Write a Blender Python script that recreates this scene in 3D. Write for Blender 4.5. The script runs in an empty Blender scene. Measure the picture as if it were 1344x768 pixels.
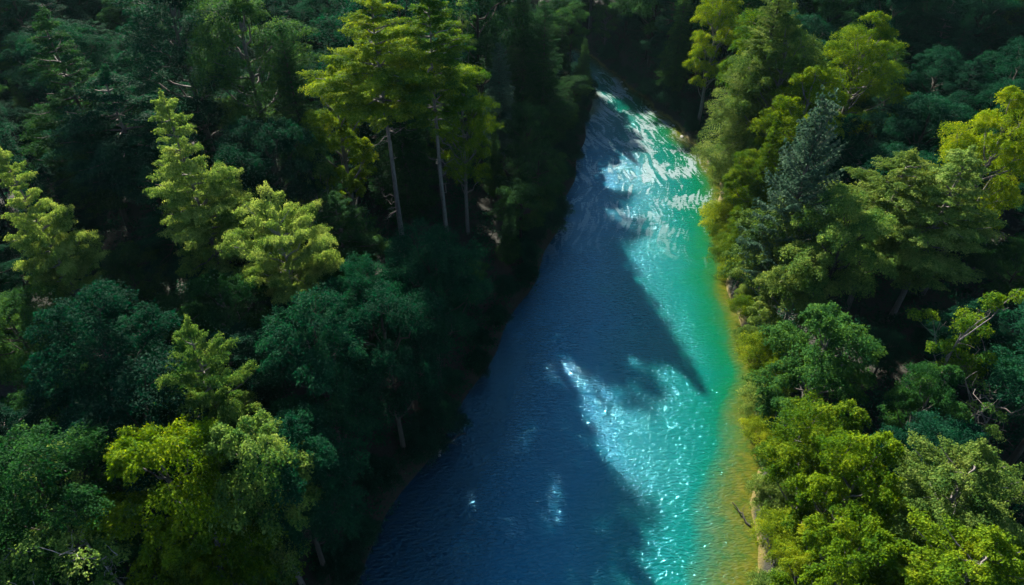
import bpy, math, random
import numpy as np

# ------------------------------------------------------------------ camera, sky, sun, exposure
CAM_H, PITCH, FPX = 49.0, 40.0, 908.0            # metres, degrees down, focal length in photo pixels (1344 wide)
SUN_EL, SUN_AZ = 29.0, -20.0                     # azimuth measured from +Y (view direction), negative = to the left

scene = bpy.context.scene
col = scene.collection
cam_d = bpy.data.cameras.new('camera')
cam_d.sensor_width = 36.0
cam_d.lens = 36.0 * FPX / 1344.0
cam_d.clip_end = 3000.0
cam = bpy.data.objects.new('camera', cam_d)
cam.location = (0, 0, CAM_H)
cam.rotation_euler = (math.radians(90 - PITCH), 0, 0)
col.objects.link(cam)
scene.camera = cam

world = bpy.data.worlds.new('World')
scene.world = world
world.use_nodes = True
wt = world.node_tree
wt.nodes.clear()
w_out = wt.nodes.new('ShaderNodeOutputWorld')
w_bg = wt.nodes.new('ShaderNodeBackground')
w_sky = wt.nodes.new('ShaderNodeTexSky')
w_sky.sky_type = 'NISHITA'
w_sky.sun_disc = False
w_sky.sun_elevation = math.radians(SUN_EL)
w_sky.sun_rotation = math.radians(SUN_AZ)
w_sky.air_density = 1.0
w_sky.dust_density = 0.3
w_sky.ozone_density = 3.0
w_bg.inputs['Strength'].default_value = 0.05
wt.links.new(w_sky.outputs[0], w_bg.inputs['Color'])
wt.links.new(w_bg.outputs[0], w_out.inputs['Surface'])

sun_d = bpy.data.lights.new('sun', 'SUN')
sun_d.energy = 5.0
sun_d.angle = math.radians(0.9)
sun_d.color = (1.0, 0.93, 0.80)
sun = bpy.data.objects.new('sun', sun_d)
az, el = math.radians(SUN_AZ), math.radians(SUN_EL)
from mathutils import Vector
to_sun = Vector((math.sin(az) * math.cos(el), math.cos(az) * math.cos(el), math.sin(el)))
sun.rotation_euler = to_sun.to_track_quat('Z', 'Y').to_euler()
sun.location = (-60, 160, 150)
col.objects.link(sun)

scene.view_settings.view_transform = 'Standard'
scene.view_settings.look = 'None'
scene.view_settings.gamma = 1.0
scene.view_settings.exposure = 2.05
scene.render.engine = 'CYCLES'
scene.cycles.max_bounces = 6
scene.cycles.diffuse_bounces = 2
scene.cycles.glossy_bounces = 2
scene.cycles.transmission_bounces = 3
scene.cycles.transparent_max_bounces = 4
scene.cycles.sample_clamp_indirect = 4.0
scene.cycles.caustics_reflective = False
scene.cycles.caustics_refractive = False

RNG = np.random.default_rng(11)
CP, SP = math.cos(math.radians(PITCH)), math.sin(math.radians(PITCH))


# ------------------------------------------------------------------ helpers
def px_ray(px, py):
    a, b = (px - 672.0) / FPX, (384.0 - py) / FPX
    return np.array([a, CP + b * SP, -SP + b * CP])


def ground_at(px, py, z=0.0):
    d = px_ray(px, py)
    t = (z - CAM_H) / d[2]
    return d[0] * t, d[1] * t


def project(x, y, z):
    zz = z - CAM_H
    dep = y * CP - zz * SP
    if dep < 1:
        return None
    return 672 + FPX * x / dep, 384 - FPX * (y * SP + zz * CP) / dep


def link(name, mesh, parent=None):
    o = bpy.data.objects.new(name, mesh)
    col.objects.link(o)
    if parent is not None:
        o.parent = parent
    return o


def tag(o, label=None, cat=None, group=None, kind=None):
    if label: o['label'] = label
    if cat: o['category'] = cat
    if group: o['group'] = group
    if kind: o['kind'] = kind
    return o


def mesh_np(name, V, F, mat=None, smooth=False):
    V = np.ascontiguousarray(V, dtype=np.float32)
    F = np.ascontiguousarray(F, dtype=np.int32)
    me = bpy.data.meshes.new(name)
    k = F.shape[1]
    me.vertices.add(len(V))
    me.vertices.foreach_set('co', V.ravel())
    me.loops.add(F.size)
    me.loops.foreach_set('vertex_index', F.ravel())
    me.polygons.add(len(F))
    me.polygons.foreach_set('loop_start', np.arange(0, F.size, k, dtype=np.int32))
    me.polygons.foreach_set('loop_total', np.full(len(F), k, dtype=np.int32))
    me.polygons.foreach_set('use_smooth', np.full(len(F), smooth, dtype=bool))
    if mat is not None:
        me.materials.append(mat)
    me.update(calc_edges=True)
    return me


def new_mat(name):
    m = bpy.data.materials.new(name)
    m.use_nodes = True
    nt = m.node_tree
    nt.nodes.clear()
    return m, nt, nt.nodes.new('ShaderNodeOutputMaterial')


def N(nt, typ, **kw):
    n = nt.nodes.new(typ)
    for k, v in kw.items():
        if k in n.inputs.keys():
            n.inputs[k].default_value = v
        else:
            setattr(n, k, v)
    return n


def ramp(nt, fac, stops, interp='LINEAR'):
    r = nt.nodes.new('ShaderNodeValToRGB')
    r.color_ramp.interpolation = interp
    e = r.color_ramp.elements
    while len(e) < len(stops):
        e.new(0.5)
    for s, (p, c) in zip(e, stops):
        s.position = p
        s.color = (*c, 1) if len(c) == 3 else c
    nt.links.new(fac, r.inputs['Fac'])
    return r.outputs['Color']


def maths(nt, op, a, b=None, c=None, clamp=False):
    n = nt.nodes.new('ShaderNodeMath')
    n.operation = op
    n.use_clamp = clamp
    for i, v in enumerate((a, b, c)):
        if v is None: continue
        if isinstance(v, (int, float)): n.inputs[i].default_value = v
        else: nt.links.new(v, n.inputs[i])
    return n.outputs[0]


# ------------------------------------------------------------------ materials
def leaf_mat(name, c_lo, c_hi, c_tip, trans=0.42):
    """foliage: colour varies leaf by leaf, clump by clump and tree by tree"""
    m, nt, out = new_mat(name)
    L = nt.links.new
    geo = N(nt, 'ShaderNodeNewGeometry')
    oi = N(nt, 'ShaderNodeObjectInfo')
    tc = N(nt, 'ShaderNodeTexCoord')
    nz = N(nt, 'ShaderNodeTexNoise', Scale=0.55, Detail=2.0)
    L(tc.outputs['Object'], nz.inputs['Vector'])
    f = maths(nt, 'MULTIPLY', geo.outputs['Random Per Island'], 0.55)
    f = maths(nt, 'ADD', f, maths(nt, 'MULTIPLY', maths(nt, 'SUBTRACT', nz.outputs['Fac'], 0.5), 1.6))
    f = maths(nt, 'ADD', f, maths(nt, 'MULTIPLY', maths(nt, 'SUBTRACT', oi.outputs['Random'], 0.35), 0.5))
    c = ramp(nt, f, [(0.0, c_lo), (0.5, c_hi), (1.0, c_tip)])
    d = N(nt, 'ShaderNodeBsdfPrincipled', Roughness=0.7)
    d.inputs['Specular IOR Level'].default_value = 0.04
    L(c, d.inputs['Base Color'])
    t = N(nt, 'ShaderNodeBsdfTranslucent')
    hs = N(nt, 'ShaderNodeHueSaturation', Hue=0.485, Saturation=1.1, Value=1.25)
    L(c, hs.inputs['Color'])
    L(hs.outputs['Color'], t.inputs['Color'])
    mx = N(nt, 'ShaderNodeMixShader', Fac=trans)
    L(d.outputs[0], mx.inputs[1]); L(t.outputs[0], mx.inputs[2])
    L(mx.outputs[0], out.inputs['Surface'])
    return m


LEAF = {
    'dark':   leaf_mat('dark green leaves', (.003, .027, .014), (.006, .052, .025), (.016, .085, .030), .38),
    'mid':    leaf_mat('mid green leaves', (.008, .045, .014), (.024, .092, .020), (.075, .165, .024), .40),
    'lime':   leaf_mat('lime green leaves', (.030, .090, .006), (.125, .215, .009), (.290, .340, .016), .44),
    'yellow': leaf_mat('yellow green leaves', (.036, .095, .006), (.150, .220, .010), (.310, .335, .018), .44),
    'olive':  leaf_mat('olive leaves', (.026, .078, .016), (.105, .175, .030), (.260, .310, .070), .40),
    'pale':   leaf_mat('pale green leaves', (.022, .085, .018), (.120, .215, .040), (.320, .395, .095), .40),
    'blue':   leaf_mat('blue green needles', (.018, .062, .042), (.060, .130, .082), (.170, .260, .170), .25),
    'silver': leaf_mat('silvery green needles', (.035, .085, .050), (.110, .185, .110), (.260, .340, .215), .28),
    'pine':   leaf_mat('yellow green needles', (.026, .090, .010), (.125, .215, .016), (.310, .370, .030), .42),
}


def bark_mat(name, a, b):
    m, nt, out = new_mat(name)
    L = nt.links.new
    tc = N(nt, 'ShaderNodeTexCoord')
    mp = N(nt, 'ShaderNodeMapping'); mp.inputs['Scale'].default_value = (6, 6, 1.2)
    L(tc.outputs['Object'], mp.inputs['Vector'])
    nz = N(nt, 'ShaderNodeTexNoise', Scale=2.0, Detail=6.0, Roughness=0.7)
    L(mp.outputs[0], nz.inputs['Vector'])
    c = ramp(nt, nz.outputs['Fac'], [(0.35, a), (0.65, b)])
    d = N(nt, 'ShaderNodeBsdfPrincipled', Roughness=0.85)
    bp = N(nt, 'ShaderNodeBump', Strength=0.6, Distance=0.05)
    L(nz.outputs['Fac'], bp.inputs['Height']); L(bp.outputs[0], d.inputs['Normal'])
    L(c, d.inputs['Base Color']); L(d.outputs[0], out.inputs['Surface'])
    return m


BARK = {'grey': bark_mat('grey bark', (.055, .048, .042), (.16, .14, .125)),
        'brown': bark_mat('brown bark', (.016, .015, .010), (.050, .045, .032)),
        'pale': bark_mat('pale bark', (.11, .10, .09), (.32, .295, .27))}

# ------------------------------------------------------------------ river banks (plan, metres)
LEFT_PX = [(455, 768), (500, 690), (560, 600), (618, 520), (658, 440), (700, 370), (735, 290), (762, 200), (772, 150), (778, 120)]
RIGHT_PX = [(990, 768), (992, 700), (992, 640), (996, 560), (988, 480), (958, 400), (948, 330), (946, 265), (938, 225), (905, 180), (850, 135), (812, 103), (800, 92)]
LB = sorted([ground_at(*p)[::-1] for p in LEFT_PX])
RB = sorted([ground_at(*p)[::-1] for p in RIGHT_PX])
LB = [(-150, -12.0), (-60, -12.0), (0, -12.5)] + LB + [(LB[-1][0] + 14, LB[-1][1] - 6), (LB[-1][0] + 40, LB[-1][1] - 40), (LB[-1][0] + 200, LB[-1][1] - 300)]
RB = [(-150, 16.0), (-60, 16.0), (0, 16.5)] + RB + [(RB[-1][0] + 12, RB[-1][1] - 6), (RB[-1][0] + 36, RB[-1][1] - 36), (RB[-1][0] + 196, RB[-1][1] - 290)]
LBy, LBx = np.array(LB).T
RBy, RBx = np.array(RB).T


def smooth_interp(y, ys, xs):
    return sum(np.interp(np.asarray(y, float) + o, ys, xs) for o in (-4, -2, 0, 2, 4)) / 5.0


def xl(y): return smooth_interp(y, LBy, LBx) + 0.5 * np.sin(np.asarray(y) * .55) * .6
def xr(y): return smooth_interp(y, RBy, RBx) + 0.5 * np.sin(np.asarray(y) * .7 + 1.3) * .6


def terrain(x, y):
    x, y = np.asarray(x, float), np.asarray(y, float)
    l, r = xl(y), xr(y)
    dl, dr = l - x, x - r                      # >0 outside the water
    und = 0.6 * np.sin(x * .11 + 1) * np.cos(y * .09) + 0.35 * np.sin(x * .31 + y * .23)
    zl = np.where(dl > 0, 2.4 * (1 - np.exp(-np.maximum(dl, 0) / 2.0)) + 0.13 * np.maximum(dl, 0) + und * np.clip(dl / 6, 0, 1), 0)
    zr = np.where(dr > 0, 1.8 * (1 - np.exp(-np.maximum(dr, 0) / 3.0)) + 0.12 * np.maximum(dr, 0) + und * np.clip(dr / 6, 0, 1), 0)
    zl = np.minimum(zl, 28 + und); zr = np.minimum(zr, 26 + und)
    inl, inr = np.clip(-dl, 0, 60), np.clip(-dr, 0, 60)
    k = np.interp(y, [20, 32, 42, 52, 84, 90, 94, 100], [.25, .31, .60, 1.4, 1.5, .6, .6, 1.6])
    bed = -np.minimum(0.9 * inl, k * inr + 0.02 * inr ** 2)
    return np.where(dl > 0, zl, np.where(dr > 0, zr, np.maximum(bed, -3.5)))


# ground: one sheet to beyond the horizon
def axis(lo, hi, step, far):
    a = list(np.arange(lo, hi + .1, step))
    s, v = step, a[-1]
    while v < far: s *= 1.5; v += s; a.append(v)
    s, v = step, a[0]
    while v > -far: s *= 1.5; v -= s; a.insert(0, v)
    return np.array(a)


gx, gy = axis(-90, 100, 1.0, 1800), axis(-30, 190, 1.0, 1800)
GX, GY = np.meshgrid(gx, gy)
GZ = terrain(GX, GY)
V = np.stack([GX.ravel(), GY.ravel(), GZ.ravel()], 1)
nx, ny = len(gx), len(gy)
ii = (np.arange(ny - 1)[:, None] * nx + np.arange(nx - 1)[None]).ravel()
F = np.stack([ii, ii + 1, ii + nx + 1, ii + nx], 1)

gm, nt, out = new_mat('forest soil and sand')
L = nt.links.new
tc = N(nt, 'ShaderNodeTexCoord')
sx = N(nt, 'ShaderNodeSeparateXYZ')
L(tc.outputs['Object'], sx.inputs[0])
n1 = N(nt, 'ShaderNodeTexNoise', Scale=0.5, Detail=6.0)
n2 = N(nt, 'ShaderNodeTexNoise', Scale=4.0, Detail=8.0, Roughness=0.7)
L(tc.outputs['Object'], n1.inputs['Vector']); L(tc.outputs['Object'], n2.inputs['Vector'])
soil = ramp(nt, n2.outputs['Fac'], [(0.3, (.007, .007, .004)), (0.55, (.014, .015, .007)), (0.75, (.013, .024, .009))])
sand = ramp(nt, n2.outputs['Fac'], [(0.3, (.070, .056, .008)), (0.7, (.14, .11, .018))])
hh = maths(nt, 'ADD', sx.outputs['Z'], maths(nt, 'MULTIPLY', maths(nt, 'SUBTRACT', n1.outputs['Fac'], 0.5), 1.2))
sat = N(nt, 'ShaderNodeAttribute', attribute_name='sandy')
hh = maths(nt, 'ADD', hh, maths(nt, 'SUBTRACT', 1.0, sat.outputs['Fac']))
fac = ramp(nt, hh, [(0.10, (0, 0, 0)), (0.35, (1, 1, 1))])
mx = N(nt, 'ShaderNodeMix', data_type='RGBA')
L(fac, mx.inputs[0]); L(sand, mx.inputs[6]); L(soil, mx.inputs[7])
d = N(nt, 'ShaderNodeBsdfPrincipled', Roughness=0.9)
bp = N(nt, 'ShaderNodeBump', Strength=0.7, Distance=0.15)
L(n2.outputs['Fac'], bp.inputs['Height']); L(bp.outputs[0], d.inputs['Normal'])
L(mx.outputs[2], d.inputs['Base Color']); L(d.outputs[0], out.inputs['Surface'])
gmesh = mesh_np('ground', V, F, gm, True)
sa = gmesh.attributes.new('sandy', 'FLOAT', 'POINT')
sa.data.foreach_set('value', np.clip((GX - (xl(GY) + xr(GY)) / 2) / 4.0, 0, 1).ravel().astype(np.float32))
tag(link('ground', gmesh), 'forest floor and sandy river bed', kind='structure')

# ------------------------------------------------------------------ river water
ys = np.concatenate([np.arange(-120, 20, 4.0), np.arange(20, 140, 0.8), np.arange(140, 260, 5.0)])
us = np.linspace(0, 1, 72)
YY, UU = np.meshgrid(ys, us, indexing='ij')
A, B = xl(YY) - 1.2, xr(YY) + 1.2
XX = A + (B - A) * UU
ZZ = np.zeros_like(XX)
V = np.stack([XX.ravel(), YY.ravel(), ZZ.ravel()], 1)
nu, nv = len(us), len(ys)
ii = (np.arange(nv - 1)[:, None] * nu + np.arange(nu - 1)[None]).ravel()
F = np.stack([ii, ii + 1, ii + nu + 1, ii + nu], 1)
wm, nt, out = new_mat('river water')
L = nt.links.new
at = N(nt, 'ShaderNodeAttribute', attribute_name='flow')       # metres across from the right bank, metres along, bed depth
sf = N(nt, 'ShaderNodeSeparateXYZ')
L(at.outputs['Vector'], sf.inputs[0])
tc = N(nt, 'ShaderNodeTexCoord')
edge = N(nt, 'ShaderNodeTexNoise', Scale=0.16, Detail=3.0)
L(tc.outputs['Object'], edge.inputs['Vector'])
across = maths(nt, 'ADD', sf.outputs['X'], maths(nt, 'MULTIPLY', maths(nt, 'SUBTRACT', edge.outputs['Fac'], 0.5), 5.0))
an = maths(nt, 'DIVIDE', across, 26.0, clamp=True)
body_shade = ramp(nt, an, [(0.02, (.02, .080, .012)), (0.10, (.001, .098, .040)), (0.20, (.0005, .104, .078)), (0.40, (.0005, .092, .094)), (0.58, (.001, .085, .150)), (0.74, (.001, .055, .115)), (0.92, (.001, .016, .036))])  # left half's shade painted into the water colour: blue, darkening to the bank
# ripples: fine chop stretched across the current
mp = N(nt, 'ShaderNodeMapping'); mp.inputs['Scale'].default_value = (0.65, 1.5, 0.0)
L(at.outputs['Vector'], mp.inputs['Vector'])
w1 = N(nt, 'ShaderNodeTexNoise', Scale=3.0, Detail=3.0, Roughness=0.6, Distortion=0.6)
w2 = N(nt, 'ShaderNodeTexNoise', Scale=0.45, Detail=2.0, Distortion=1.0)
L(mp.outputs[0], w1.inputs['Vector']); L(mp.outputs[0], w2.inputs['Vector'])
mp2 = N(nt, 'ShaderNodeMapping'); mp2.inputs['Scale'].default_value = (1.0, 0.22, 0.0)
L(at.outputs['Vector'], mp2.inputs['Vector'])
w3 = N(nt, 'ShaderNodeTexNoise', Scale=1.1, Detail=5.0, Roughness=0.65, Distortion=1.2)
L(mp2.outputs[0], w3.inputs['Vector'])
h = maths(nt, 'ADD', maths(nt, 'MULTIPLY', w1.outputs['Fac'], 0.22), maths(nt, 'MULTIPLY', w2.outputs['Fac'], 0.10))
h = maths(nt, 'ADD', h, maths(nt, 'MULTIPLY', w3.outputs['Fac'], 0.06))
bp = N(nt, 'ShaderNodeBump', Strength=1.0, Distance=0.72)
L(h, bp.inputs['Height'])
# sun glare on the upper river, painted into the colour as pale streaks
far_water = maths(nt, 'MULTIPLY', maths(nt, 'SUBTRACT', sf.outputs['Y'], 62.0), 0.05, clamp=True)
w4 = N(nt, 'ShaderNodeTexNoise', Scale=0.12, Detail=2.0)
L(tc.outputs['Object'], w4.inputs['Vector'])
streak = maths(nt, 'ADD', maths(nt, 'MULTIPLY', w3.outputs['Fac'], 0.8), maths(nt, 'MULTIPLY', w4.outputs['Fac'], 0.6))
streak = maths(nt, 'ADD', streak, maths(nt, 'MULTIPLY', w1.outputs['Fac'], 0.4))
streak = maths(nt, 'ADD', streak, maths(nt, 'MULTIPLY', far_water, 0.04))
foam = ramp(nt, streak, [(0.985, (0, 0, 0)), (1.0, (1, 1, 1))])
glare_f = maths(nt, 'MULTIPLY', ramp(nt, streak, [(0.96, (0, 0, 0)), (1.16, (.9, .9, .9))]), far_water)
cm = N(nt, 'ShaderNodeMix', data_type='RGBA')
L(glare_f, cm.inputs[0]); L(body_shade, cm.inputs[6]); cm.inputs[7].default_value = (.24, .31, .32, 1)
d = N(nt, 'ShaderNodeBsdfPrincipled', Roughness=0.09, IOR=1.95)
d.inputs['Specular Tint'].default_value = (.20, .84, 1.0, 1)
L(cm.outputs[2], d.inputs['Base Color']); L(bp.outputs[0], d.inputs['Normal'])
L(ramp(nt, maths(nt, 'DIVIDE', sf.outputs['X'], 14.0), [(.10, (.55, .55, .55)), (.7, (1, 1, 1))]), bp.inputs['Strength'])
# in the shallows the sandy bed shows through the water
gr = N(nt, 'ShaderNodeTexNoise', Scale=1.3, Detail=6.0, Roughness=0.65)
L(tc.outputs['Object'], gr.inputs['Vector'])
bed = ramp(nt, gr.outputs['Fac'], [(.32, (.036, .064, .008)), (.5, (.076, .080, .007)), (.68, (.115, .100, .012))])
dn = maths(nt, 'ADD', maths(nt, 'DIVIDE', sf.outputs['Z'], 2.2), maths(nt, 'MULTIPLY', maths(nt, 'SUBTRACT', edge.outputs['Fac'], 0.5), 0.6))
clear = ramp(nt, dn, [(.05, (.92, .92, .92)), (.35, (.70, .70, .70)), (1, (0, 0, 0))])
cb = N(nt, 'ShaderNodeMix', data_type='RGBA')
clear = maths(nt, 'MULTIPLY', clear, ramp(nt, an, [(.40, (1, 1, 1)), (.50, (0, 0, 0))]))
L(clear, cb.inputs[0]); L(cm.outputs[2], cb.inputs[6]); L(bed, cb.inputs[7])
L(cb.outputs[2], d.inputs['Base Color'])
L(d.outputs[0], out.inputs['Surface'])
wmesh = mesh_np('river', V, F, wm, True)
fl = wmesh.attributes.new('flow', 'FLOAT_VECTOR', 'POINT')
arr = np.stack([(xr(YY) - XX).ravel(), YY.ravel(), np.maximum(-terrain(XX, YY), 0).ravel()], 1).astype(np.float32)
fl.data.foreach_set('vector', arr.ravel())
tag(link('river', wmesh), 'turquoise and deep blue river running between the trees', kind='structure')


# ------------------------------------------------------------------ haze
hm, nt, out = new_mat('forest haze')
pv = N(nt, 'ShaderNodeVolumePrincipled', Density=0.00004)
pv.inputs['Color'].default_value = (.45, .85, .90, 1)
pv.inputs['Anisotropy'].default_value = 0.2
nt.links.new(pv.outputs[0], out.inputs['Volume'])
bx = np.array([[a, b, c] for a in (-2200, 2200) for b in (-2200, 2200) for c in (-5.0, 58.0)], float)
hz = link('haze', mesh_np('haze', bx, [[0, 1, 3, 2], [4, 6, 7, 5], [0, 4, 5, 1], [2, 3, 7, 6], [0, 2, 6, 4], [1, 5, 7, 3]], hm))
tag(hz, 'thin morning haze over the valley', kind='stuff')

# ------------------------------------------------------------------ tree geometry
def unit(a):
    return a / np.maximum(np.linalg.norm(a, axis=-1, keepdims=True), 1e-9)


def leaf_quads(P, Nn, D, Ln, W):
    Nn = unit(Nn)
    D = unit(D - Nn * (D * Nn).sum(-1, keepdims=True))
    S = np.cross(Nn, D)
    Ln, W = Ln[:, None], W[:, None]
    q = np.stack([P - D * Ln * .5, P + S * W * .5 + Nn * W * .18, P + D * Ln * .5, P - S * W * .5 + Nn * W * .18], 1)
    return q.reshape(-1, 3)


class Leaves:
    def __init__(s, rng): s.rng, s.q = rng, []

    def pad(s, c, o, a, b, thick, n, size, droop=.25, jit=.55, aspect=.62, tilt=0.0):
        """a ragged, flattened clump of leaves round c, longer towards o"""
        r_ = s.rng
        o = np.array(o, float); o[2] = 0
        o = o / (np.linalg.norm(o) + 1e-9)
        sd = np.array([-o[1], o[0], 0])
        n, size = int(n * 2.1), size * .68
        th = r_.uniform(0, 2 * np.pi, n)
        rr = np.sqrt(r_.uniform(0, 1, n))
        k1, k2, p1, p2 = r_.integers(3, 6), r_.integers(6, 10), *r_.uniform(0, 6.3, 2)
        rag = 1 + .20 * np.sin(k1 * th + p1) + .16 * np.sin(k2 * th + p2)
        R = rr * rag
        x, y = R * np.cos(th), R * np.sin(th)
        z = thick * r_.normal(0, .55, n) + thick * 1.1 * (1 - rr) - droop * a * rr ** 2 + tilt * a * x
        P = c + o * (a * x)[:, None] + sd * (b * y)[:, None]
        P[:, 2] += z
        rad = o * x[:, None] + sd * y[:, None]
        Nn = np.array([0, 0, 1.0]) + rad * .45 + r_.normal(0, jit, (n, 3))
        D = rad + o * .5 + r_.normal(0, .6, (n, 3))
        Ln = size * r_.uniform(.7, 1.35, n)
        s.q.append(leaf_quads(P, Nn, D, Ln, Ln * aspect))

    def frond(s, p0, azm, length, pitch, curve, width, n, size, twig=.22, aspect=.3, hang=.15, start=.12, jit=.45):
        """a conifer branch: side twigs feathered along a curved stem"""
        r_ = s.rng
        n, size = int(n * 1.5), size * .8
        f = np.array([math.cos(azm), math.sin(azm), 0]); sd = np.array([-f[1], f[0], 0])
        t = start + (1 - start) * r_.uniform(0, 1, n) ** .85
        nt_ = max(3, length / twig)
        sgn = np.where(r_.uniform(0, 1, n) < .5, -1.0, 1.0)
        t = (np.floor(t * nt_ + .25 * sgn) + .25 * r_.normal(0, .35, n)) / nt_
        t = np.clip(t, start * .6, 1.02)
        prof = np.minimum(1.0, (1.05 - t) * 2.2) * np.minimum(1, .35 + t * 1.6)
        # each twig has its own length
        idx = (t * nt_).astype(int)
        jag = r_.uniform(.6, 1.25, int(nt_) + 3)[np.clip(idx, 0, int(nt_) + 2)]
        w = width * prof * jag
        q = r_.uniform(0, 1, n) ** .8
        off = sgn * w * q
        z = length * (math.tan(pitch) * t + curve * t * t) - hang * w * q ** 2 + r_.normal(0, .04, n)
        P = np.asarray(p0) + f * (length * t + .55 * np.abs(off))[:, None] + sd * (off)[:, None]
        P[:, 2] += z
        D = f * .6 + sd * sgn[:, None] * .8 + r_.normal(0, jit, (n, 3))
        Nn = np.array([0, 0, 1.0]) + r_.normal(0, jit, (n, 3))
        Ln = size * r_.uniform(.7, 1.35, n)
        s.q.append(leaf_quads(P, Nn, D, Ln, Ln * aspect))

    def mesh(s, name, mat):
        V = np.concatenate(s.q)
        return mesh_np(name, V, np.arange(len(V)).reshape(-1, 4), mat)


class Tubes:
    def __init__(s): s.v, s.f, s.n = [], [], 0

    def tube(s, pts, rad, k=6):
        pts = np.asarray(pts, float)
        rad = np.asarray(rad, float)
        d = unit(np.gradient(pts, axis=0))
        up = np.where(np.abs(d[:, 2:3]) > .9, np.array([[1.0, 0, 0]]), np.array([[0, 0, 1.0]]))
        a = unit(np.cross(d, up)); b = np.cross(d, a)
        th = np.arange(k) * 2 * np.pi / k
        ring = pts[:, None] + rad[:, None, None] * (a[:, None] * np.cos(th)[None, :, None] + b[:, None] * np.sin(th)[None, :, None])
        m = len(pts)
        i = (np.arange(m - 1)[:, None] * k + np.arange(k)[None]).ravel()
        j = (np.arange(m - 1)[:, None] * k + (np.arange(k)[None] + 1) % k).ravel()
        s.f.append(np.stack([i, j, j + k, i + k], 1) + s.n)
        s.v.append(ring.reshape(-1, 3)); s.n += m * k

    def limb(s, p0, p1, r0, r1, rng, sag=.0, seg=6, wob=.06, k=5):
        p0, p1 = np.asarray(p0, float), np.asarray(p1, float)
        t = np.linspace(0, 1, seg)[:, None]
        ln = np.linalg.norm(p1 - p0)
        p = p0 + (p1 - p0) * t
        p[:, 2] += (-sag * ln * np.sin(np.pi * t[:, 0]))
        p[1:-1] += rng.normal(0, wob * ln * .5, (seg - 2, 3))
        s.tube(p, r0 + (r1 - r0) * t[:, 0], k)

    def mesh(s, name, mat): return mesh_np(name, np.concatenate(s.v), np.concatenate(s.f), mat, True)


def trunk_line(H, rng, lean=.03, n=10, top=1.0):
    z = np.linspace(-1.0, H * top, n)
    wx, wy = np.cumsum(rng.normal(0, lean, n)), np.cumsum(rng.normal(0, lean, n))
    return np.stack([wx * H * .12, wy * H * .12, z], 1)


def on_line(line, z):
    return np.array([np.interp(z, line[:, 2], line[:, 0]), np.interp(z, line[:, 2], line[:, 1]), z])


KINDS = {}


def broadleaf(seed, H=18, R=4.6, base=.30, lobes=20, pads=9, nleaf=150, size=.24, flat=.62, thick=.35, name='broadleaf_tree'):
    rng = np.random.default_rng(seed)
    lv, tb = Leaves(rng), Tubes()
    line = trunk_line(H * .86, rng)
    tb.tube(line, np.linspace(.30, .07, len(line)) * (H / 18), 8)
    zc, Rz = H * (base + 1) / 2, H * (1 - base) / 2
    lob = []
    for i in range(lobes):
        u = (i + .5) / lobes
        cz = 1 - 1.75 * u
        a = i * 2.39996 + rng.uniform(-.35, .35)
        sr = math.sqrt(max(0, 1 - cz * cz))
        k = rng.uniform(.55, 1.05)
        c = np.array([math.cos(a) * sr * R * k, math.sin(a) * sr * R * k, zc + cz * Rz * .82 + rng.uniform(-.9, .7)])
        c[:2] += on_line(line, min(c[2], H * .8))[:2]
        lob.append((c, R * rng.uniform(.24, .40)))
    for c, rl in lob:
        zb = max(H * base * .6, c[2] - 2.2 - .35 * np.linalg.norm(c[:2]))
        zb = min(zb, H * .8)
        tb.limb(on_line(line, zb), c - [0, 0, .3], .10 * H / 18, .035, rng, sag=.08)
        ax = on_line(line, zb)
        for j in range(pads):
            cz = 1 - 1.35 * (j + .5) / pads
            a = j * 2.39996 + rng.uniform(-.5, .5)
            sr = math.sqrt(1 - cz * cz)
            dv = np.array([math.cos(a) * sr, math.sin(a) * sr, cz * flat])
            pc = c + dv * rl * rng.uniform(.75, 1.15)
            o = pc - np.array([ax[0], ax[1], pc[2]])
            ps = rl * rng.uniform(.42, .66)
            lv.pad(pc, o, ps * 1.15, ps * .85, thick * ps, nleaf, size, droop=rng.uniform(.1, .35), tilt=rng.uniform(-.15, .2))
            if j % 2 == 0:
                tb.limb(c - [0, 0, .3], pc, .035, .012, rng, seg=4, k=4)
    return lv, tb, name


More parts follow.
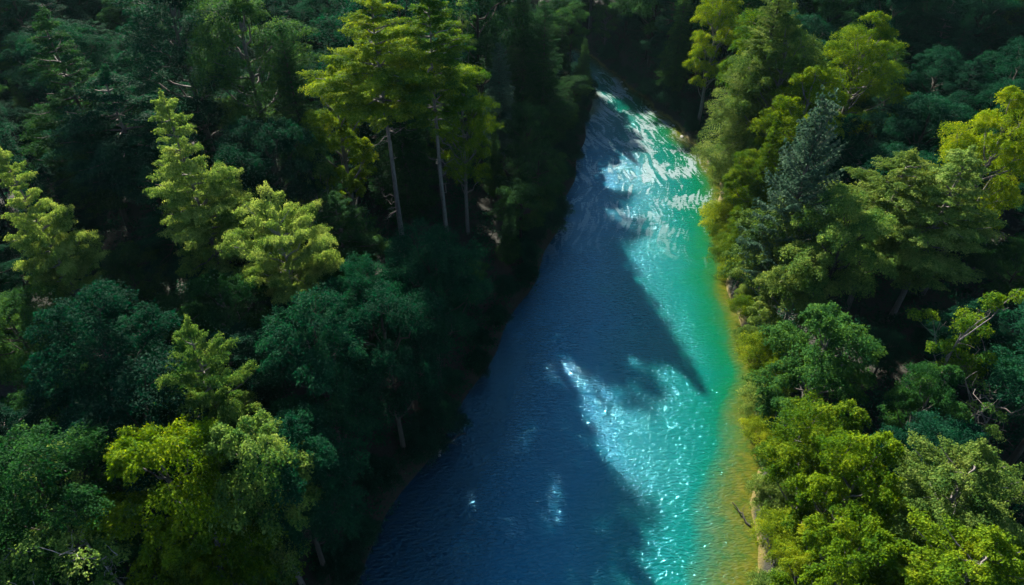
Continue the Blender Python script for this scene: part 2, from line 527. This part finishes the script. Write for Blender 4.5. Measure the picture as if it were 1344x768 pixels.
def layered(seed, H=20, R=4.6, base=.30, tiers=13, arms=6, nleaf=420, size=.22, droop=0.0, top_round=1.3, shape=1.0, name='layered_tree', up=.10, trunk_r=.3, dead=0):
    """long near-level limbs, each a run of ragged plates"""
    rng = np.random.default_rng(seed)
    lv, tb = Leaves(rng), Tubes()
    line = trunk_line(H * .97, rng, .02)
    tb.tube(line, np.linspace(trunk_r, .04, len(line)), 8)
    for i in range(tiers):
        u = (i + .5) / tiers
        z = H * (base + (0.97 - base) * u)
        prof = min(1, (1 - u) * top_round + .12) ** shape * min(1, .55 + u * 2.2)
        for j in range(arms):
            a = i * 1.1 + j * 2 * math.pi / arms + rng.uniform(-.4, .4)
            ln = R * prof * rng.uniform(.55, 1.2)
            zz = z + rng.uniform(-.4, .4) * H * .6 / tiers
            pit = up + rng.uniform(-.10, .12) + .22 * u
            p0 = on_line(line, min(zz, H * .95))
            f = np.array([math.cos(a), math.sin(a), 0])
            npad = max(2, int(round(ln / 1.0)))
            tip = p0 + f * ln * .95 + np.array([0, 0, pit * ln])
            tb.limb(p0, tip, .06 + .02 * ln / 3, .015, rng, sag=.05, wob=.04)
            for k in range(npad):
                t = (.35 if npad > 2 else .5) + (.65 if npad > 2 else .5) * (k + rng.uniform(.2, .9)) / npad
                pc = p0 + f * ln * t + np.array([0, 0, pit * ln * t - droop * ln * t * t])
                side = rng.uniform(-1, 1) * ln * .30
                pc = pc + np.array([-f[1], f[0], 0]) * side
                ps = (.34 + .14 * ln) * rng.uniform(.75, 1.15)
                lv.pad(pc, f + np.array([-f[1], f[0], 0]) * side * .3, ps * 1.3, ps * .85, .16 * ps, int(.8 * nleaf * ps * ps), size, droop=.12, jit=.42, tilt=rng.uniform(0, .25))
    for k in range(dead):
        z = H * rng.uniform(base * .45, base * 1.0); a = rng.uniform(0, 6.28); ln = rng.uniform(.9, 2.6)
        p0 = on_line(line, z)
        tip = p0 + np.array([math.cos(a) * ln, math.sin(a) * ln, rng.uniform(-.8, .3)])
        tb.limb(p0, tip, .045, .010, rng, wob=.14)
        for q in range(2):
            m = p0 + (tip - p0) * rng.uniform(.4, .8)
            tb.limb(m, m + rng.normal(0, .45, 3), .02, .006, rng, seg=4, wob=.12, k=4)
    c = on_line(line, H * .95)
    for k in range(4):
        lv.pad(c + rng.normal(0, .25, 3) + [0, 0, .2 * k], rng.normal(0, 1, 3), .6 - .1 * k, .5 - .1 * k, .25, 90, size)
    return lv, tb, name


def spruce(seed, H=22, R=3.3, base=.12, whorl=.55, arms=8, nleaf=95, size=.26, pitch=.05, curve=-.15, power=.8, name='spruce_tree', width=.38, irr=.2, dead=0):
    rng = np.random.default_rng(seed)
    lv, tb = Leaves(rng), Tubes()
    line = trunk_line(H, rng, .008)
    tb.tube(line, np.linspace(.27, .02, len(line)) * H / 22, 8)
    z, i = H * base, 0
    while z < H * .985:
        u = (z - H * base) / (H * (1 - base))
        r = R * (1 - u) ** power * min(1, .6 + 3 * u) + .18
        n = max(4, int(arms * (0.55 + .45 * (1 - u))))
        for j in range(n):
            a = i * .77 + j * 2 * math.pi / n + rng.uniform(-.25, .25)
            ln = r * rng.uniform(1 - irr, 1 + irr)
            p = pitch + .75 * u ** 2 + rng.uniform(-.08, .08)
            p0 = on_line(line, z + rng.uniform(-.2, .2))
            lv.frond(p0, a, ln, p, curve, ln * width, int(nleaf * (0.25 + ln)), size)
            if ln > .9:
                tt = np.linspace(0, .9, 4)
                pts = p0 + np.array([math.cos(a), math.sin(a), 0]) * (ln * tt)[:, None]
                pts[:, 2] += ln * (math.tan(p) * tt + curve * tt * tt)
                tb.tube(pts, np.linspace(.035, .012, 4), 4)
        z += whorl * (1 - .35 * u); i += 1
    lv.frond(on_line(line, H * .96), 0.3, .5, 1.35, 0, .12, 60, size)
    for k in range(dead):
        z = H * rng.uniform(base * .35, base * 1.05); a = rng.uniform(0, 6.28); ln = rng.uniform(1.0, 2.4)
        p0 = on_line(line, z)
        tip = p0 + np.array([math.cos(a) * ln, math.sin(a) * ln, rng.uniform(-.7, .5)])
        tb.limb(p0, tip, .04, .01, rng, wob=.12)
        for q in range(2):
            m = p0 + (tip - p0) * rng.uniform(.4, .8)
            tb.limb(m, m + rng.normal(0, .5, 3), .018, .006, rng, seg=4, wob=.12, k=4)
    return lv, tb, name


def twiggy(seed, H=13, R=3.6, name='sparse_tree', nleaf=90, lobes=9, leafy=1.0, size=.2, one_side=None):
    """open tree: pale bare limbs and small tufts at their ends"""
    rng = np.random.default_rng(seed)
    lv, tb = Leaves(rng), Tubes()
    line = trunk_line(H * .8, rng, .08)
    tb.tube(line, np.linspace(.14, .035, len(line)), 7)
    for i in range(lobes):
        a = i * 2.39996 + rng.uniform(-.3, .3)
        if one_side is not None: a = one_side + rng.uniform(-1.0, 1.0)
        zb = H * rng.uniform(.42, .78)
        p0 = on_line(line, zb)
        r = R * rng.uniform(.5, 1.0)
        tip = np.array([math.cos(a) * r, math.sin(a) * r, min(H * 1.0, zb + rng.uniform(.12, .34) * H)])
        tb.limb(p0, tip, .05, .018, rng, sag=.06, wob=.08)
        for j in range(5):
            m = p0 + (tip - p0) * rng.uniform(.45, 1.0)
            e = m + np.array([*rng.normal(0, .75, 2), rng.uniform(.1, .9)]) 
            tb.limb(m, e, .025, .008, rng, seg=4, wob=.12, k=4)
            if rng.uniform() < leafy:
                ps = rng.uniform(.45, .8)
                lv.pad(e, tip - p0, ps, ps * .8, .3 * ps, nleaf, size, droop=.15)
    for k in range(9):
        z = H * rng.uniform(.2, .6); a = rng.uniform(0, 6.28); ln = rng.uniform(.7, 1.8)
        p0 = on_line(line, z)
        tb.limb(p0, p0 + np.array([math.cos(a) * ln, math.sin(a) * ln, rng.uniform(-.3, .6)]), .028, .006, rng, wob=.14, k=4)
    if not lv.q: lv.pad(line[-1], [1, 0, 0], .4, .4, .2, 60, size)
    return lv, tb, name


def shrub(seed, R=2.2, H=3.2, lobes=9, pads=9, nleaf=110, size=.17, name='bank_shrub'):
    rng = np.random.default_rng(seed)
    lv, tb = Leaves(rng), Tubes()
    for i in range(lobes):
        a, k = i * 2.4 + rng.uniform(-.3, .3), math.sqrt((i + .5) / lobes)
        c = np.array([math.cos(a) * R * k * .75, math.sin(a) * R * k * .75, H * (.80 - .45 * k * k) + rng.uniform(-.2, .2)])
        tb.limb([math.cos(a) * .15, math.sin(a) * .15, -.4], c, .05, .015, rng, seg=5, k=5)
        for j in range(pads):
            cz = 1 - 1.4 * (j + .5) / pads
            b = j * 2.4 + rng.uniform(-.5, .5); sr = math.sqrt(1 - cz * cz)
            pc = c + np.array([math.cos(b) * sr, math.sin(b) * sr, cz]) * R * .34
            ps = R * rng.uniform(.16, .25)
            lv.pad(pc, pc, ps * 1.2, ps, .4 * ps, nleaf, size)
    return lv, tb, name


def proto(key, gen, H, leaf, bark):
    lv, tb, name = gen
    KINDS[key] = dict(crown=lv.mesh(key + '_crown', LEAF[leaf]), trunk=tb.mesh(key + '_trunk', BARK[bark]), H=H, name=name, leaf=leaf, bark=bark)


proto('broad_a', broadleaf(1, 18, 4.8), 18, 'dark', 'brown')
proto('broad_b', broadleaf(2, 17, 4.2, base=.25, lobes=20, pads=9), 17, 'dark', 'brown')
proto('broad_c', broadleaf(3, 19, 4.8, base=.30, lobes=24, pads=9), 19, 'dark', 'brown')
proto('broad_d', broadleaf(4, 15, 3.6, base=.22, lobes=17, pads=8), 15, 'lime', 'grey')
proto('broad_tall', broadleaf(5, 24, 4.4, base=.22, lobes=28, pads=8), 24, 'olive', 'grey')
proto('layer_a', layered(11, 20, 4.7, arms=8), 20, 'pale', 'grey')
proto('layer_b', layered(12, 18, 4.2, base=.40, tiers=10, arms=8, top_round=1.8), 18, 'pale', 'grey')
proto('layer_flat', layered(13, 15, 5.4, base=.52, tiers=7, arms=7, top_round=2.8, up=.22, dead=12), 17.2, 'pale', 'pale')
proto('layer_c', layered(14, 21, 4.6, base=.18, tiers=16, arms=6, droop=.22, nleaf=440), 21, 'dark', 'brown')
proto('pine_tall', layered(15, 29, 4.7, base=.60, tiers=13, arms=6, top_round=1.5, nleaf=460, name='pine_tree', trunk_r=.32, dead=14), 29, 'pine', 'grey')
proto('pine_tall_b', layered(16, 29, 4.1, base=.57, tiers=15, arms=6, top_round=1.4, nleaf=460, name='pine_tree', trunk_r=.28, dead=8), 29, 'pine', 'grey')
proto('spruce_a', spruce(21, 23, 3.4), 23, 'dark', 'brown')
proto('spruce_b', spruce(22, 20, 2.9, irr=.3, curve=-.28), 20, 'dark', 'brown')
proto('spruce_c', spruce(23, 24, 3.9, whorl=.62, power=.65, irr=.32, nleaf=105), 24, 'mid', 'brown')
proto('fir_up', spruce(24, 18, 3.6, base=.2, whorl=.6, arms=8, pitch=.45, curve=.05, power=.75, nleaf=110, irr=.25, width=.3, name='fir_tree'), 18, 'blue', 'grey')
proto('poplar', broadleaf(25, 19, 3.0, base=.12, lobes=18, pads=9, flat=1.2), 19, 'lime', 'grey')
proto('sparse_a', twiggy(31, 13, 3.8), 13, 'pale', 'pale')
proto('sparse_b', twiggy(32, 11, 3.2, lobes=8, leafy=.8, nleaf=130, one_side=0.6), 11, 'pine', 'grey')
proto('bare', twiggy(33, 9, 3.4, lobes=10, leafy=.25, nleaf=60), 9, 'pale', 'grey')
proto('snag', twiggy(34, 24, 1.8, lobes=6, leafy=.5, nleaf=110), 24, 'pale', 'grey')
proto('shrub_a', shrub(41), 3.2, 'olive', 'brown')
proto('shrub_b', shrub(42, 2.6, 3.0), 3.0, 'yellow', 'brown')

for k in ('sparse_a', 'sparse_b'): KINDS[k]['name'] = 'sparse_tree'
KINDS['bare']['name'] = 'leafless_tree'; KINDS['snag']['name'] = 'dying_tree'
CAT = {'broadleaf_tree': 'tree', 'layered_tree': 'tree', 'pine_tree': 'pine tree', 'spruce_tree': 'spruce tree', 'fir_tree': 'fir tree',
       'sparse_tree': 'tree', 'leafless_tree': 'bare tree', 'dying_tree': 'dying tree', 'bank_shrub': 'shrub'}
VARIANTS = {}
PLACED = []          # x, y, radius of what already stands


def plant(key, x, y, h, leaf, label, group=None, wide=1.0, bark=None, rot=None, rad=None, lean=(0, 0)):
    K = KINDS[key]
    s = h / K['H']
    e = bpy.data.objects.new(K['name'], None)
    col.objects.link(e)
    e.location = (x, y, float(terrain(x, y)))
    e.rotation_euler = (lean[0], lean[1], RNG.uniform(0, 6.28) if rot is None else rot)
    e.scale = (s * wide, s * wide, s)
    e.empty_display_size = .5
    tag(e, label, CAT[K['name']], group)
    for part in ('trunk', 'crown'):
        m = LEAF[leaf] if part == 'crown' else BARK[bark or K['bark']]
        if K[part].materials[0] == m:
            me = K[part]
        else:                                             # same shape, other leaf colour
            me = VARIANTS.get((key, part, m.name))
            if me is None:
                me = VARIANTS[(key, part, m.name)] = K[part].copy()
                me.materials[0] = m
        link(part, me, e)
    PLACED.append((x, y, (rad if rad is not None else 3.4)))
    return e


def base_under(px, py, h):
    """where a tree of height h stands so that its top shows at (px, py) of the photograph"""
    z = h
    for _ in range(12):
        x, y = ground_at(px, py, z)
        z = .5 * z + .5 * (float(terrain(x, y)) + h)
    return ground_at(px, py, z)


# kind, top px, top py, height, leaf, wide, label
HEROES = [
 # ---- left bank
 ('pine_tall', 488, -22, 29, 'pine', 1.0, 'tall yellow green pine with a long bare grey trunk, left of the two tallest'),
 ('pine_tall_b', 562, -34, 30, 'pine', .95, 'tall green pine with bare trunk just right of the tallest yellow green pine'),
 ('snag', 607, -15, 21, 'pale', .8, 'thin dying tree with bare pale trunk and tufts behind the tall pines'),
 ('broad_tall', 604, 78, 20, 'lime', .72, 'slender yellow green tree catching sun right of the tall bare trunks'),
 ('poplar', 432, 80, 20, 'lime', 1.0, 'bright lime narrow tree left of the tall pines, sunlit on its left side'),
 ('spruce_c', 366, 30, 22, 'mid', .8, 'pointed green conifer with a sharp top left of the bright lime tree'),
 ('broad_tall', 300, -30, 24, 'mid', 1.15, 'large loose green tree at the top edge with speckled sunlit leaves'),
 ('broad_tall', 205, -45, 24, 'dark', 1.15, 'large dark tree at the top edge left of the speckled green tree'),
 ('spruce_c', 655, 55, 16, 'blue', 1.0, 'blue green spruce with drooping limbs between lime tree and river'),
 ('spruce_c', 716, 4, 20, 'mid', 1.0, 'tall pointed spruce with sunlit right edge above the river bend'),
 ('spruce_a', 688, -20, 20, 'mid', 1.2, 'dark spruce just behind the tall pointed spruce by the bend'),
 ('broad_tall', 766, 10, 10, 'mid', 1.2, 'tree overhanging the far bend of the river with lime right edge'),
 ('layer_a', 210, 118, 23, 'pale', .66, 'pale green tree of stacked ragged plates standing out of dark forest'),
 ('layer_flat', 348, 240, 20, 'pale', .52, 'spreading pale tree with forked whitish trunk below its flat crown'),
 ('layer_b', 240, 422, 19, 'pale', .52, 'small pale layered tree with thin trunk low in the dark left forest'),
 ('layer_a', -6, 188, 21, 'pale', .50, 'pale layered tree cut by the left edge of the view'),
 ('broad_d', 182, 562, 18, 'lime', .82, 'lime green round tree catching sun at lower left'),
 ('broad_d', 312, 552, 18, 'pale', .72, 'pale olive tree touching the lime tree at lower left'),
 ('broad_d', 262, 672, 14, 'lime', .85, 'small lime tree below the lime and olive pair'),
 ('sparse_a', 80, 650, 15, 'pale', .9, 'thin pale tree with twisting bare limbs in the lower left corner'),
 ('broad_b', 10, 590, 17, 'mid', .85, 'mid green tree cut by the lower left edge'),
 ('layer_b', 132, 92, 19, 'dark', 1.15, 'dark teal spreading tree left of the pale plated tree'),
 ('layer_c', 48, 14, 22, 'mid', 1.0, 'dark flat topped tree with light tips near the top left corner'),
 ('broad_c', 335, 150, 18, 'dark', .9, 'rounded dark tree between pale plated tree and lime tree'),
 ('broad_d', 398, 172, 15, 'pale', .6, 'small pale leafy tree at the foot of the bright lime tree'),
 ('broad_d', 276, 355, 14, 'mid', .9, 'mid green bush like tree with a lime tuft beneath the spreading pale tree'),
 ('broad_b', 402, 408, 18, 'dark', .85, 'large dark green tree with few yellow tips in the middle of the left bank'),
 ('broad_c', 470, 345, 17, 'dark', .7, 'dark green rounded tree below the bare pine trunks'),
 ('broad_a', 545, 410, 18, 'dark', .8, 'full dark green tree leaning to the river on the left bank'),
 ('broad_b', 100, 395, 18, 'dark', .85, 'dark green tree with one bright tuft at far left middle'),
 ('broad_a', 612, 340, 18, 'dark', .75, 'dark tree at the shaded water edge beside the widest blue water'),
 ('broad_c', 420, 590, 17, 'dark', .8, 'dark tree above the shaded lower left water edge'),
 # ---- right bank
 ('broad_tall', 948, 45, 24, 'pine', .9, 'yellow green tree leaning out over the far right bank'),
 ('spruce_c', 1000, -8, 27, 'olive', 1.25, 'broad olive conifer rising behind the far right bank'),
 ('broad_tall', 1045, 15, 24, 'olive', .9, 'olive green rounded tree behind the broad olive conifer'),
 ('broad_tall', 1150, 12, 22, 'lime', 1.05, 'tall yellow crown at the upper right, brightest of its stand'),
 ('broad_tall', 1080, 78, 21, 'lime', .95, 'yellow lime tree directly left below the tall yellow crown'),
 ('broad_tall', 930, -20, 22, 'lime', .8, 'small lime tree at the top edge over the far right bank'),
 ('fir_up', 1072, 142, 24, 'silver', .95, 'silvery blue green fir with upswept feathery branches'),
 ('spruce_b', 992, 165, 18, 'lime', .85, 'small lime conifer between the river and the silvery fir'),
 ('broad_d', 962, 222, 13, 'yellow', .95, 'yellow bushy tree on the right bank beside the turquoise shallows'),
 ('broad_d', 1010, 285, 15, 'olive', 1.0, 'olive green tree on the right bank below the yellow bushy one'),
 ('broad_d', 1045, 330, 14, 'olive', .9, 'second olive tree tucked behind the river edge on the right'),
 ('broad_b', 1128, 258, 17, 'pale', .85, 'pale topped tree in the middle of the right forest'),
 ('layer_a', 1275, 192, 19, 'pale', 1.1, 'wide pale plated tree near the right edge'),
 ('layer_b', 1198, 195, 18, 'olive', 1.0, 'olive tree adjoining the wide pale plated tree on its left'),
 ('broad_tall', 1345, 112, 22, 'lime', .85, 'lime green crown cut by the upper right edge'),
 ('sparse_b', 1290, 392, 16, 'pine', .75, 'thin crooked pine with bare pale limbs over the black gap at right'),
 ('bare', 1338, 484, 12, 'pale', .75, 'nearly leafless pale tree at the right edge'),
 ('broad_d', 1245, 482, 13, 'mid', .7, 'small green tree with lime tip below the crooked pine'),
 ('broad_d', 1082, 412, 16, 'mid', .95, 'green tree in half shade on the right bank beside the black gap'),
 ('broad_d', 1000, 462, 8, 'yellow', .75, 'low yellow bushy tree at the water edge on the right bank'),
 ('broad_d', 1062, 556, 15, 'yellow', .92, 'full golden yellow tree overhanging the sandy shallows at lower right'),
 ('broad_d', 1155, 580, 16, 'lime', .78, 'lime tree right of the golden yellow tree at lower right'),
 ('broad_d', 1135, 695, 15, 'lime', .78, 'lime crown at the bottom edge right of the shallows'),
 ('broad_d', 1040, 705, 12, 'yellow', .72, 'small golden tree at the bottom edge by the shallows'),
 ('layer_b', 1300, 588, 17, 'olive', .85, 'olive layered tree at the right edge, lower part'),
 ('layer_b', 1318, 705, 17, 'lime', .9, 'lime green layered tree in the lower right corner'),
]
ZONES = []
for key, px, py, h, leaf, wide, label in HEROES:
    x, y = base_under(px, py, h)
    lo, hi = float(xl(y)), float(xr(y))
    if lo - 1.5 < x < hi + 1.5:
        x = lo - 1.6 if x < (lo + hi) / 2 else hi + 1.6
    plant(key, x, y, h, leaf, label, None, wide, rad=3.0 * wide)
    if key.startswith('pine_tall'): ZONES += [(x + .3, y - 5, 4.5, 6.0), (x + .6, y - 11, 4.0, 9.0)]
    if key in ('layer_flat', 'sparse_b', 'bare', 'sparse_a'): ZONES.append((x, y - 4.5, 4.0, 6.0))

# ---- the forest between them
FILL = {
 ('l', 'broadleaf_tree'): ('dark green broadleaf tree in the shaded forest of the left bank', 'shaded broadleaf trees of the left bank'),
 ('l', 'layered_tree'): ('dark layered tree in the shaded forest of the left bank', 'shaded layered trees of the left bank'),
 ('l', 'spruce_tree'): ('dark pointed spruce in the shaded forest of the left bank', 'shaded spruces of the left bank'),
 ('r', 'broadleaf_tree'): ('dark green broadleaf tree in the shaded forest of the right bank', 'shaded broadleaf trees of the right bank'),
 ('r', 'layered_tree'): ('dark layered tree in the shaded forest of the right bank', 'shaded layered trees of the right bank'),
 ('r', 'spruce_tree'): ('dark pointed spruce in the shaded forest of the right bank', 'shaded spruces of the right bank'),
}


def in_view(x, y, h, m=30, mt=30):
    z0 = float(terrain(x, y))
    for k in (.55, .8, 1.0):
        p = project(x, y, z0 + h * k)
        if p and -m < p[0] < 1344 + m and -mt < p[1] < 768 + m: return True
    return False


# glades where only low growth stands
for px, py, r in ((1235, 420, 5.0), (1175, 450, 4.0), (1290, 350, 4.0)):
    x, y = ground_at(px, py, 8.0)
    ZONES.append((x, y, r, 5.0))

frng = np.random.default_rng(77)
fills = []
for x, y, h in ((-8.2, 42.0, 13.0), (-6.6, 46.5, 12.0)):  # two trees added to block sun falling on the water by the left bank
    plant('broad_b', x, y, h, 'dark', *FILL[('l', 'broadleaf_tree')], 1.1, rad=2.0)
tries = 0
while tries < 20000:
    tries += 1
    x, y = frng.uniform(-115, 125), frng.uniform(8, 158)
    l, r = float(xl(y)), float(xr(y))
    if l - 1.6 < x < r + 2.4: continue
    left = x <= l
    dist = (l - x) if left else (x - r)
    h = frng.choice([frng.uniform(8, 12), frng.uniform(12, 16)])
    if left and dist < 7: h = frng.uniform(14, 20)
    if not left and dist < 6: h = frng.uniform(7, 11)
    if not left and y > 92: h = frng.uniform(15, 20)
    hmax = 24
    if left and y > 88 and dist < 14:                     # heights cut down to let sun through onto the water
        hmax = 7.5 if y < 103 else 12
        h = min(h, hmax)
    for zx, zy, zr, zh in ZONES:
        if (x - zx) ** 2 + (y - zy) ** 2 < zr * zr: h = min(h, zh); hmax = min(hmax, zh + 2)
    if not in_view(x, y, h, 70, 90): continue
    rad = 2.3
    if any((x - a) ** 2 + (y - b) ** 2 < (rad + c) ** 2 * .92 for a, b, c in PLACED): continue
    u = frng.uniform()
    key = ('broad_a', 'broad_b', 'broad_c', 'broad_b', 'layer_c', 'layer_c', 'layer_b', 'spruce_a', 'spruce_b', 'layer_a')[int(u * 10)]
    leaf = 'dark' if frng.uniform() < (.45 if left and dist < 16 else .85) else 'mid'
    wide = frng.uniform(.9, 1.15)
    fills.append([x, y, h, key, leaf, wide, left, dist, hmax])
    PLACED.append((x, y, rad))

# the heights of the left bank trees decide where sun reaches the water: choose them tree by tree
LIT = [[(785, 95), (800, 95), (935, 230), (950, 330), (985, 500), (975, 555), (900, 450), (850, 385), (925, 400), (895, 350), (780, 260), (770, 205), (860, 230), (830, 170)],
       [(765, 400), (790, 400), (840, 455), (880, 500), (950, 590), (990, 600), (990, 768), (800, 768), (760, 640), (725, 545), (775, 500)],
       [(725, 700), (780, 768), (730, 768)]]


def inside(poly, X, Y):
    r = np.zeros(X.shape, bool)
    for (x1, y1), (x2, y2) in zip(poly, poly[1:] + poly[:1]):
        if y1 == y2: continue
        c = ((Y < y1) != (Y < y2)) & (X < (x2 - x1) * (Y - y1) / (y2 - y1) + x1)
        r ^= c
    return r


qy, qu = np.meshgrid(np.arange(22, 120, 1.0), np.linspace(.02, .98, 26), indexing='ij')
qx = (xl(qy) + (xr(qy) - xl(qy)) * qu).ravel(); qy = qy.ravel()
dep = qy * CP + CAM_H * SP
qpx, qpy = 672 + FPX * qx / dep, 384 - FPX * (qy * SP - CAM_H * CP) / dep
lit = np.zeros(qx.shape, bool)
for g in LIT: lit |= inside(g, qpx, qpy)
keep = (qpy > 90) & (qpy < 790)
wgt = np.where(lit, np.where((qpy > 195) & (qpy < 300), -6.0, -1.8), np.where((qpx < 730) & (qpy > 540), 2.0, 1.0)) * keep
SD = np.array(to_sun)


def shades(x, y, h, r, base=.30):
    z0 = float(terrain(x, y))
    c, rad = np.array([x, y, z0 + (1 + base) / 2 * h]), np.array([r, r, (1 - base) / 2 * h])
    o = (np.stack([qx, qy, 0 * qx], 1) - c) / rad
    dd = SD / rad
    b_ = o @ dd; a_ = dd @ dd; c_ = (o * o).sum(1) - 1
    return (b_ * b_ - a_ * c_ > 0) & (b_ < 0)


count = np.zeros(qx.shape, int)
for e in [o for o in col.objects if o.type == 'EMPTY' and o.get('category')]:
    if e.location.x > float(xr(e.location.y)): continue
    hh_ = e.scale[2] * max(v[2] for v in e.children[1].bound_box)
    rr_ = e.scale[0] * max(v[0] for v in e.children[1].bound_box)
    count += shades(e.location.x, e.location.y, hh_, rr_ * (.45 if e.name.startswith('spruce') else .65), .60 if e.name.startswith('pine') else .25)
HS = [6, 8, 10, 12, 14, 16, 18, 20, 22, 24]
opt = [f for f in fills if f[6] and f[7] < 34]
masks = [[shades(f[0], f[1], H_, 2.8 * f[5] * (H_ / 18) ** .7) for H_ in HS if H_ <= f[8]] for f in opt]
cur = [min(range(len(m)), key=lambda k: abs(HS[k] - f[2])) for m, f in zip(masks, opt)]
for m, k in zip(masks, cur): count += m[k]
for sweep in range(4):
    for i in np.random.default_rng(sweep).permutation(len(opt)):
        rest = count - masks[i][cur[i]]
        free = (rest == 0) * wgt
        sc = [float((free * m).sum()) - .15 * abs(HS[k] - opt[i][2]) for k, m in enumerate(masks[i])]
        cur[i] = int(np.argmax(sc))
        count = rest + masks[i][cur[i]]
for f, k in zip(opt, cur): f[2] = HS[k] + float(frng.uniform(-.4, .4))
print('shade wanted', int(((~lit) & keep).sum()), 'got', int(((~lit) & keep & (count > 0)).sum()), '; light wanted', int((lit & keep).sum()), 'got', int((lit & keep & (count == 0)).sum()))

for x, y, h, key, leaf, wide, left, dist, hmax in fills:
    lab, grp = FILL[('l' if left else 'r', KINDS[key]['name'])]
    plant(key, x, y, h, leaf, lab, grp, wide * (1 + max(0, 12 - h) * .05))
print('trees', len(PLACED))

# ---- shrubs on the banks
for side in ('l', 'r'):
    y = 18.0
    while y < 122:
        y += frng.uniform(2.2, 4.2)
        if side == 'l':
            x = float(xl(y)) - frng.uniform(.3, 1.6); key, leaf = 'shrub_a', 'dark'
            lab, grp = 'dark shrub hanging over the shaded left water edge', 'shrubs along the left water edge'
        elif y > 86:
            x = float(xr(y)) + frng.uniform(.2, 1.8); key, leaf = 'shrub_a', 'dark'  # dark leaves put the shade of the far bank into the colour
            lab, grp = 'dark shrub at the shaded far end of the right bank', 'dark shrubs at the far right bank'
        else:
            x = float(xr(y)) + frng.uniform(.2, 1.6); key, leaf = ('shrub_b', 'yellow') if frng.uniform() < .5 else ('shrub_a', 'olive')
            lab, grp = 'yellow green shrub at the foot of the right bank', 'shrubs along the right water edge'
        if not in_view(x, y, 3, 20, 0): continue
        plant(key, x, y, frng.uniform(1.8, 3.4), leaf, lab, grp, frng.uniform(.8, 1.2), rad=.5)

# ---- ferns and saplings on the forest floor
urng = np.random.default_rng(5)
lv = Leaves(urng)
for k in range(16000):
    x, y = urng.uniform(-100, 105), urng.uniform(15, 150)
    l, r = float(xl(y)), float(xr(y))
    if l - .3 < x < r + (.9 if y > 50 else 1.6): continue
    z0 = float(terrain(x, y))
    p = project(x, y, z0)
    if not p or not (-60 < p[0] < 1404 and -60 < p[1] < 828): continue
    ps = urng.uniform(.5, 1.5)
    lv.pad(np.array([x, y, z0 + urng.uniform(.25, .9)]), urng.normal(0, 1, 3), ps, ps * .8, .35 * ps, int(26 * ps + 8), .34, droop=.3)
tag(link('undergrowth', lv.mesh('undergrowth', LEAF['dark'])), 'low ferns and saplings on the dark forest floor', kind='stuff')

# ---- driftwood in the shallows, boulders on the left water edge
tb = Tubes()
tb.limb([0, 0, .1], [3.6, .4, .35], .16, .07, urng, seg=8, wob=.05, k=8)
for t, dx, dy, dz in ((.9, .5, .9, .3), (1.9, .6, -.7, .5), (2.6, .5, .6, .4)):
    tb.limb([t, .1, .2], [t + dx, dy, .2 + dz], .05, .015, urng, seg=5, wob=.1, k=5)
lx, ly = ground_at(984, 690, 0)
o = link('fallen_log', tb.mesh('fallen_log', BARK['brown']))
o.location = (lx, ly, -.02); o.rotation_euler = (0, 0, 1.9); o.scale = (.6, .6, .6)
tag(o, 'dark fallen branch lying in the yellow shallows at the right bank', 'log')
tb = Tubes()
tb.limb([0, 0, .3], [5.0, .6, .0], .13, .05, urng, seg=8, wob=.04, k=8)
for t, dx, dy, dz in ((2.0, .9, 1.0, .2), (3.2, .9, -.8, .3)):
    tb.limb([t, .2, .2], [t + dx, dy, .2 + dz], .05, .012, urng, seg=5, wob=.1, k=5)
lx, ly = ground_at(555, 605, .3)
o = link('fallen_log', tb.mesh('fallen_trunk', BARK['brown']))
o.location = (lx - .6, ly, .35); o.rotation_euler = (0, 0, .5)
tag(o, 'brown fallen trunk reaching from the dark left bank into the water', 'log')

rm, nt, out = new_mat('river stone')
L = nt.links.new
tc = N(nt, 'ShaderNodeTexCoord'); nz = N(nt, 'ShaderNodeTexNoise', Scale=3.0, Detail=6.0)
L(tc.outputs['Object'], nz.inputs['Vector'])
d = N(nt, 'ShaderNodeBsdfPrincipled', Roughness=0.7)
L(ramp(nt, nz.outputs['Fac'], [(.3, (.12, .12, .11)), (.7, (.34, .33, .31))]), d.inputs['Base Color'])
L(d.outputs[0], out.inputs['Surface'])


def rock_mesh(seed):
    g = np.random.default_rng(seed)
    th, ph = np.meshgrid(np.linspace(0, 2 * np.pi, 15)[:-1], np.linspace(.02, np.pi - .02, 9))
    dr = np.stack([np.cos(th) * np.sin(ph), np.sin(th) * np.sin(ph), np.cos(ph)], -1)
    rr = np.ones(th.shape)
    for k in range(7):
        v = unit(g.normal(0, 1, 3)); rr -= .30 * np.maximum(dr @ v - .62, 0) * 2
    V = (dr * rr[..., None] * np.array([1, .75, .55])).reshape(-1, 3)
    i = (np.arange(8)[:, None] * 14 + np.arange(14)[None]).ravel(); j = (np.arange(8)[:, None] * 14 + (np.arange(14)[None] + 1) % 14).ravel()
    return mesh_np('rock', V, np.stack([i, i + 14, j + 14, j], 1), rm, False)


rocks = [rock_mesh(k) for k in range(3)]
for k, (px, py, s_) in enumerate([(566, 592, .28), (578, 598, .2), (602, 578, .2), (905, 180, .4), (868, 147, .35), (832, 117, .4), (818, 108, .3), (885, 165, .3)]):
    x, y = ground_at(px, py, 0)
    x = float(xl(y)) + .35 + .3 * (k % 3) if px < 700 else float(xr(y)) - .3 - .3 * (k % 2)
    o = link('rock', rocks[k % 3])
    o.location = (x, y, .02); o.scale = (s_, s_, s_); o.rotation_euler = (0, 0, k * 1.7)
    if px < 700: tag(o, 'small grey rock at the shaded left water edge', 'rock', 'rocks at the left water edge')
    else: tag(o, 'small grey rock at the far right water edge', 'rock', 'rocks at the far right water edge')
